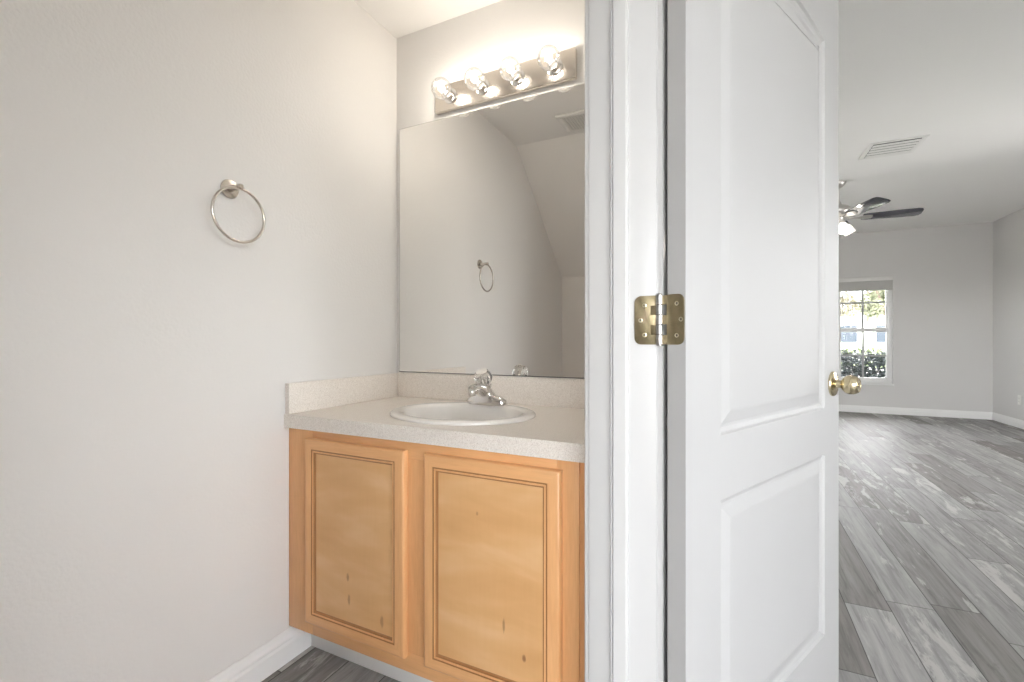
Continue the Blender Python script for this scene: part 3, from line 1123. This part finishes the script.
# vanity light bar ---------------------------------------------------
LX0, LX1, LZ0, LZ1, LY = -1.106, -0.506, 1.979, 2.085, 1.563
vl = thing('vanity_light', 'polished four-bulb light bar on the wall above the mirror', 'light', ((LX0 + LX1) / 2, YB, LZ0))
bm = new()
box(bm, (LX0, LY, LZ0), (LX1, YB - 0.0015, LZ1), 0.003)
obj('back_plate', bm, M['plate'], vl)
for k in range(4):
    bx = -1.030 + 0.149 * k
    bz = 2.031
    bm = new()
    lathe(bm, [(0, 0), (0.031, 0), (0.030, 0.004), (0.026, 0.007), (0.0205, 0.008), (0.0195, 0.010), (0.0195, 0.026), (0.0185, 0.028), (0.0175, 0.028), (0.0175, 0.020), (0, 0.020)], (bx, LY + 0.0005, bz), (0, -1, 0), 28)
    obj('socket', bm, M['chrome'], vl)
    bm = new()
    cy = 0.064
    R = 0.040
    prof = [(0.0, 0.0205), (0.0130, 0.0205), (0.0135, 0.024), (0.016, 0.027)]
    for q in range(1, 17):
        th = math.radians(152 - 152 * q / 16)
        prof.append((R * math.sin(th), cy + R * math.cos(th) * 1.0))
    prof = [(r, h) for r, h in prof]
    prof[-1] = (0, cy + R)
    lathe(bm, prof, (bx, LY, bz), (0, -1, 0), 32)
    bb = obj('bulb', bm, M['bulb'], vl, angle=60)
    bm = new()
    lathe(bm, [(0, 0.050), (0.005, 0.0515), (0.010, 0.0565), (0.0125, 0.064), (0.010, 0.0715), (0.005, 0.0765), (0, 0.078)], (bx, LY, bz), (0, -1, 0), 20)
    obj('filament', bm, M['glow'], bb)
    ld = bpy.data.lights.new('bulb_light', 'POINT')
    ld.energy = BULB_W
    ld.color = (1.0, 0.93, 0.84)
    ld.shadow_soft_size = 0.018
    lo = bpy.data.objects.new('bulb_light', ld)
    COL.objects.link(lo)
    lo.parent = vl
    lo.location = world_of(vl).inverted() @ Vector((bx, LY - 0.064, bz))

# towel ring -----------------------------------------------------------
TY, TZ = 0.848, 1.487
tr = thing('towel_ring', 'brushed nickel towel ring mounted on the left wall', 'towel ring', (XL, TY, TZ))
bm = new()
lathe(bm, [(0, 0.0006), (0.0265, 0.0006), (0.0272, 0.003), (0.0262, 0.0055), (0.020, 0.0068), (0.0, 0.0072)], (XL, TY, TZ), (1, 0, 0), 36)
obj('rosette', bm, M['nickel'], tr)
bm = new()
lathe(bm, [(0, 0.010), (0.0095, 0.010), (0.0080, 0.018), (0.0075, 0.034), (0.0085, 0.040), (0.0085, 0.054), (0.006, 0.0575), (0, 0.058)], (XL, TY, TZ), (1, 0, 0), 24)
obj('post', bm, M['nickel'], tr)
bm = new()
RR = 0.0765
tube(bm, [(XL + 0.047, TY + RR * math.sin(2 * PI * k / 72), TZ - 0.004 - RR + RR * math.cos(2 * PI * k / 72)) for k in range(72)], 0.0040, 14, closed=True)
obj('ring', bm, M['nickel'], tr)

# exhaust grille on the bathroom ceiling ---------------------------------
ev = thing('exhaust_vent', 'small white exhaust grille on the bathroom ceiling, seen in the mirror', 'vent', (-0.81, 0.505, HB))
bm = new()
ex0, ex1, ey0, ey1 = -0.945, -0.675, 0.385, 0.625
def vframe(bm, x0, x1, y0, y1, z, w, t):
    for lo, hi in (((x0, y0), (x1, y0 + w)), ((x0, y1 - w), (x1, y1)), ((x0, y0 + w), (x0 + w, y1 - w)), ((x1 - w, y0 + w), (x1, y1 - w))):
        box(bm, (lo[0], lo[1], z - t), (hi[0], hi[1], z - 0.0005), 0.002)


vframe(bm, ex0, ex1, ey0, ey1, HB, 0.030, 0.010)
obj('vent_frame', bm, M['white'], ev)
bm = new()
for k in range(13):
    x = ex0 + 0.036 + k * (ex1 - ex0 - 0.072) / 12
    box(bm, (x - 0.003, ey0 + 0.03, HB - 0.009), (x + 0.003, ey1 - 0.03, HB - 0.005))
for k in range(11):
    y = ey0 + 0.036 + k * (ey1 - ey0 - 0.072) / 10
    box(bm, (ex0 + 0.03, y - 0.003, HB - 0.0088), (ex1 - 0.03, y + 0.003, HB - 0.0052))
obj('grille', bm, M['white'], ev, smooth=False)
bm = new()
box(bm, (ex0 + 0.03, ey0 + 0.03, HB - 0.003), (ex1 - 0.03, ey1 - 0.03, HB - 0.0008))
obj('duct_shade_panel', bm, M['dark'], ev, smooth=False)  # black sheet standing in for the shade inside the duct

# ------------------------------------------------------------------ large room: vent, fan, outlet, blind
vx0, vx1, vy0, vy1 = 0.972, 1.345, 4.572, 4.942
cv = thing('ceiling_vent', 'white louvred air register on the ceiling of the large room', 'vent', ((vx0 + vx1) / 2, (vy0 + vy1) / 2, HR))
bm = new()
vframe(bm, vx0, vx1, vy0, vy1, HR, 0.032, 0.008)
obj('vent_frame', bm, M['white'], cv)
bm = new()
box(bm, (vx0 + 0.03, vy0 + 0.03, HR - 0.003), (vx1 - 0.03, vy1 - 0.03, HR - 0.0008))
obj('duct_shade_sheet', bm, M['dark'], cv, smooth=False)  # shade above the louvres, painted as a dark sheet
for k in range(5):
    y = vy0 + 0.066 + k * 0.060
    bm = new()
    prism(bm, [(vx0 + 0.033, y - 0.018, HR - 0.0085), (vx0 + 0.033, y - 0.0175, HR - 0.007), (vx0 + 0.033, y + 0.018, HR - 0.0115), (vx0 + 0.033, y + 0.0175, HR - 0.013)], (vx1 - vx0 - 0.066, 0, 0))
    obj('louver', bm, M['white'], cv, smooth=False)

fx, fy = 0.924, 5.554
FH = 1.217 + EYE                 # blade height
fan = thing('ceiling_fan', 'five-blade ceiling fan with dark blades and frosted lights in the large room', 'fan', (fx, fy, HR))
bm = new()
lathe(bm, [(0, 0.001), (0.066, 0.001), (0.068, 0.012), (0.060, 0.035), (0.034, 0.058), (0.018, 0.064), (0, 0.064)], (fx, fy, HR), (0, 0, -1), 32)
obj('canopy', bm, M['fanmetal'], fan)
bm = new()
lathe(bm, [(0, 0), (0.0125, 0), (0.0125, 0.19), (0, 0.19)], (fx, fy, HR - 0.05), (0, 0, -1), 20)
obj('downrod', bm, M['fanmetal'], fan)
bm = new()
lathe(bm, [(0, 0.150), (0.022, 0.150), (0.035, 0.118), (0.085, 0.100), (0.110, 0.078), (0.115, 0.045), (0.105, 0.018), (0.085, 0.002), (0.06, -0.012), (0.055, -0.030), (0, -0.030)], (fx, fy, FH + 0.02), (0, 0, 1), 40)
obj('motor_housing', bm, M['fanmetal'], fan)
for k in range(5):
    ang = math.radians(2 + 72 * k)
    R = Matrix.Translation((fx, fy, FH)) @ Matrix.Rotation(ang, 4, 'Z') @ Matrix.Rotation(math.radians(-16), 4, 'X')
    bm = new()
    up, lo = [], []
    ol = [(0.20, -0.050), (0.24, -0.058), (0.50, -0.068), (0.62, -0.070), (0.652, -0.060), (0.664, -0.035), (0.664, 0.035), (0.652, 0.060), (0.62, 0.070), (0.50, 0.068), (0.24, 0.058), (0.20, 0.050)]
    prism(bm, [(x, y, -0.003) for x, y in ol], (0, 0, 0.006), 0.0012)
    bm.transform(R)
    bl = obj('blade', bm, M['blade'], fan, angle=40)
    bm = new()
    prism(bm, [(0.085, -0.018, -0.0035), (0.16, -0.012, -0.0035), (0.215, -0.036, -0.0035), (0.275, -0.030, -0.0035), (0.285, 0.0, -0.0035), (0.275, 0.030, -0.0035), (0.215, 0.036, -0.0035), (0.16, 0.012, -0.0035), (0.085, 0.018, -0.0035)], (0, 0, -0.004), 0.0008)
    bm.transform(R)
    obj('blade_bracket', bm, M['fanmetal'], bl, angle=40)
bm = new()
lathe(bm, [(0, 0), (0.055, 0), (0.062, 0.010), (0.058, 0.038), (0.040, 0.052), (0.016, 0.058), (0.010, 0.075), (0, 0.078)], (fx, fy, FH - 0.012), (0, 0, -1), 32)
obj('light_fitter', bm, M['fanmetal'], fan)
for k in range(4):
    ang = math.radians(20 + 90 * k)
    dx, dy = math.cos(ang), math.sin(ang)
    o = Vector((fx + 0.050 * dx, fy + 0.050 * dy, FH - 0.036))
    ax = Vector((dx * 0.62, dy * 0.62, -1)).normalized()
    bm = new()
    lathe(bm, [(0, 0), (0.018, 0), (0.020, 0.02), (0.017, 0.03), (0, 0.03)], o, ax, 20)
    arm = obj('lamp_socket', bm, M['fanmetal'], fan)
    bm = new()
    lathe(bm, [(0.019, 0.026), (0.024, 0.032), (0.036, 0.050), (0.044, 0.080), (0.047, 0.115), (0.052, 0.128), (0.049, 0.128), (0.044, 0.114), (0.041, 0.080), (0.033, 0.052), (0.019, 0.034)], o, ax, 28)
    obj('lamp_shade', bm, M['frost'], arm, angle=60)
    ld = bpy.data.lights.new('fan_light', 'POINT')
    ld.energy = FAN_W
    ld.color = (1.0, 0.93, 0.84)
    ld.shadow_soft_size = 0.03
    lo = bpy.data.objects.new('fan_light', ld)
    COL.objects.link(lo)
    lo.parent = fan
    lo.location = world_of(fan).inverted() @ (o + ax * 0.11)
bm = new()
tube(bm, [(fx + 0.03, fy - 0.03, FH - 0.055), (fx + 0.032, fy - 0.032, FH - 0.12), (fx + 0.032, fy - 0.032, FH - 0.185)], 0.0016, 8)
lathe(bm, [(0, 0), (0.004, 0.002), (0.0065, 0.012), (0.005, 0.024), (0, 0.027)], (fx + 0.032, fy - 0.032, FH - 0.185), (0, 0, -1), 14)
obj('pull_chain', bm, M['fanmetal'], fan)

ox, oy, oz = XE, 7.66, 0.335
ol = thing('wall_outlet', 'white electrical outlet low on the right wall of the large room', 'outlet', (ox, oy, oz))
bm = new()
box(bm, (ox - 0.006, oy - 0.036, oz - 0.058), (ox - 0.0005, oy + 0.036, oz + 0.058), 0.003)
obj('cover_plate', bm, M['plastic'], ol)
for s in (-1, 1):
    bm = new()
    lathe(bm, [(0, 0), (0.016, 0), (0.0165, 0.002), (0.015, 0.003), (0, 0.003)], (ox - 0.006, oy, oz + s * 0.0195), (-1, 0, 0), 24, 1.0, 0.86)
    rc = obj('receptacle', bm, M['plastic'], ol)
    bm = new()
    for q in (-1, 1):
        box(bm, (ox - 0.0096, oy + q * 0.0062 - 0.001, oz + s * 0.0195 - 0.002), (ox - 0.0088, oy + q * 0.0062 + 0.001, oz + s * 0.0195 + 0.006))
    obj('slot', bm, M['slot'], rc, smooth=False)
bm = new()
lathe(bm, [(0, 0), (0.003, 0), (0.0025, 0.001), (0, 0.0012)], (ox - 0.006, oy, oz), (-1, 0, 0), 14)
obj('screw', bm, M['screw'], ol)

bl = thing('window_blind', 'raised pale grey blind gathered at the top of the far window', 'blind', ((WX0 + WX1) / 2, YN, 1.78))
bm = new()
box(bm, (WX0 + 0.004, YN - 0.045, 1.915), (WX1 - 0.004, YN + 0.024, WZ1 - 0.002), 0.006)
obj('head_rail', bm, M['white'], bl)
bm = new()
for k in range(7):
    z = 1.802 + k * 0.0162
    box(bm, (WX0 + 0.008, YN - 0.030, z), (WX1 - 0.008, YN + 0.018, z + 0.0158), 0.005)
obj('folded_fabric', bm, M['shade'], bl)
bm = new()
box(bm, (WX0 + 0.006, YN - 0.032, 1.778), (WX1 - 0.006, YN + 0.020, 1.802), 0.004)
obj('bottom_rail', bm, M['shade'], bl)

# ------------------------------------------------------------------ outdoors beyond the far window
GZ = -0.12
bm = new()
box(bm, (-30, YN + 0.14, GZ - 0.05), (50, 14.0, GZ))
struct('ground', bm, M['lawn'], smooth=False)
bm = new()
box(bm, (-30, 14.0, GZ - 0.05), (50, 25, GZ))
struct('street', bm, M['concrete'], smooth=False)
bm = new()
box(bm, (-30, 25, GZ - 0.05), (50, 60, GZ))
struct('ground.001', bm, M['lawn'], smooth=False)
bm = new()
box(bm, (-12, -20, GZ - 0.05), (14, YS - 0.14, GZ))
struct('patio', bm, M['concrete'], smooth=False)
bm = new()
box(bm, (-16, 0, GZ - 0.05), (XL - 0.12, YN + 0.14, GZ))
struct('side_yard', bm, M['concrete'], smooth=False)
bm = new()
box(bm, (XE + 0.12, YS - 0.14, GZ - 0.05), (20, YN + 0.14, GZ))
struct('terrace', bm, M['concrete'], smooth=False)

rnd = random.Random(4)


def leaves(bm, n, point, size, mat=0):
    for _ in range(n):
        p = Vector(point())
        d = Vector((rnd.gauss(0, 1), rnd.gauss(0, 1), rnd.gauss(0, 0.8) + 0.2)).normalized()
        u = d.orthogonal().normalized()
        u = (Matrix.Rotation(rnd.uniform(0, 2 * PI), 3, d) @ u)
        v = d.cross(u)
        L = size * rnd.uniform(0.7, 1.3)
        w = L * 0.42
        pts = [p, p + u * L * 0.5 + v * w * 0.5 + d * L * 0.06, p + u * L, p + u * L * 0.5 - v * w * 0.5 + d * L * 0.06]
        f = bm.faces.new([bm.verts.new(q) for q in pts])
        f.material_index = mat


hx0, hx1, hy0, hy1, hz = -0.5, 5.2, 9.55, 10.25, 0.86
hd = thing('hedge', 'dense dark green clipped hedge outside the far window', 'hedge', ((hx0 + hx1) / 2, 9.9, GZ))
bm = new()
def hp():
    return (rnd.uniform(hx0, hx1), rnd.choice([hy0, hy0, hy0, hy1]) + rnd.gauss(0, 0.07) if rnd.random() < 0.75 else rnd.uniform(hy0, hy1), rnd.uniform(GZ + 0.02, hz))


leaves(bm, 15000, hp, 0.075, 0)
leaves(bm, 9000, lambda: (rnd.uniform(hx0, hx1), rnd.uniform(hy0 + 0.12, hy1 - 0.12), rnd.uniform(GZ + 0.02, hz - 0.04)), 0.10, 0)
leaves(bm, 2600, lambda: (rnd.uniform(hx0, hx1), rnd.uniform(hy0, hy1), hz + rnd.gauss(0.02, 0.035)), 0.06, 1)
obj('foliage', bm, [M['hedge'], M['hedge_lit']], hd, smooth=False, keep_normals=True)
bm = new()
for k in range(34):
    x = hx0 + 0.1 + k * (hx1 - hx0 - 0.2) / 33 + rnd.uniform(-0.05, 0.05)
    y = rnd.uniform(hy0 + 0.15, hy1 - 0.15)
    tube(bm, [(x, y, GZ), (x + rnd.uniform(-0.08, 0.08), y + rnd.uniform(-0.08, 0.08), 0.35), (x + rnd.uniform(-0.15, 0.15), y + rnd.uniform(-0.15, 0.15), hz - 0.05)], [0.012, 0.009, 0.004], 6)
obj('stems', bm, M['twig'], hd)


def tree(x, y, h, cr_r, mat, label):
    t = thing('tree', label, 'tree', (x, y, GZ), 0, 'trees across the street')
    bm = new()
    tube(bm, [(x, y, GZ), (x + 0.1, y, h * 0.35), (x - 0.05, y + 0.1, h * 0.75)], [0.16, 0.12, 0.05], 10)
    for k in range(5):
        a = 2 * PI * k / 5
        tube(bm, [(x + 0.05, y, h * 0.4), (x + 0.5 * cr_r * math.cos(a), y + 0.5 * cr_r * math.sin(a), h * 0.62), (x + 0.8 * cr_r * math.cos(a), y + 0.8 * cr_r * math.sin(a), h * 0.8)], [0.07, 0.05, 0.02], 8)
    obj('trunk', bm, M['twig'], t)
    bm = new()
    clumps = [(x + rnd.gauss(0, 0.5) * cr_r, y + rnd.gauss(0, 0.5) * cr_r, h * 0.72 + rnd.gauss(0, 0.13) * h, cr_r * rnd.uniform(0.25, 0.45)) for _ in range(16)]
    def tp():
        c = rnd.choice(clumps)
        d = Vector((rnd.gauss(0, 1), rnd.gauss(0, 1), rnd.gauss(0, 1))).normalized() * c[3] * rnd.uniform(0.5, 1.0)
        return (c[0] + d.x, c[1] + d.y, c[2] + d.z)
    leaves(bm, 5000, tp, 0.22)
    obj('crown', bm, mat, t, smooth=False, keep_normals=True)


tree(2.4, 19.5, 3.6, 1.2, M['leaf2'], 'yellow-leaved tree outside, left half of the far window')
tree(5.6, 22.5, 3.9, 1.2, M['leaf1'], 'light green tree outside, right half of the far window')

hs = thing('house', 'white stucco house across the street seen through the far window', 'house', (6.5, 34, GZ))
bm = new()
box(bm, (0.5, 32, GZ), (14, 40, 2.7))
obj('house_wall', bm, M['stucco'], hs, smooth=False)
bm = new()
prism(bm, [(0, 31.4, 2.7), (0, 40.6, 2.7), (0, 36, 4.6)], (14.5, 0, 0))
obj('roof', bm, M['roof'], hs, smooth=False)
for x0, x1 in ((4.9, 6.3), (7.0, 8.0), (10.0, 11.6)):
    bm = new()
    vy = 31.93
    box(bm, (x0, vy, 0.9), (x1, 32.0, 2.0))
    w = obj('house_window', bm, M['vinyl'], hs, smooth=False)
    bm = new()
    box(bm, (x0 + 0.08, vy - 0.01, 0.98), (x1 - 0.08, vy, 1.92))
    obj('pane', bm, M['darkglass'], w, smooth=False)
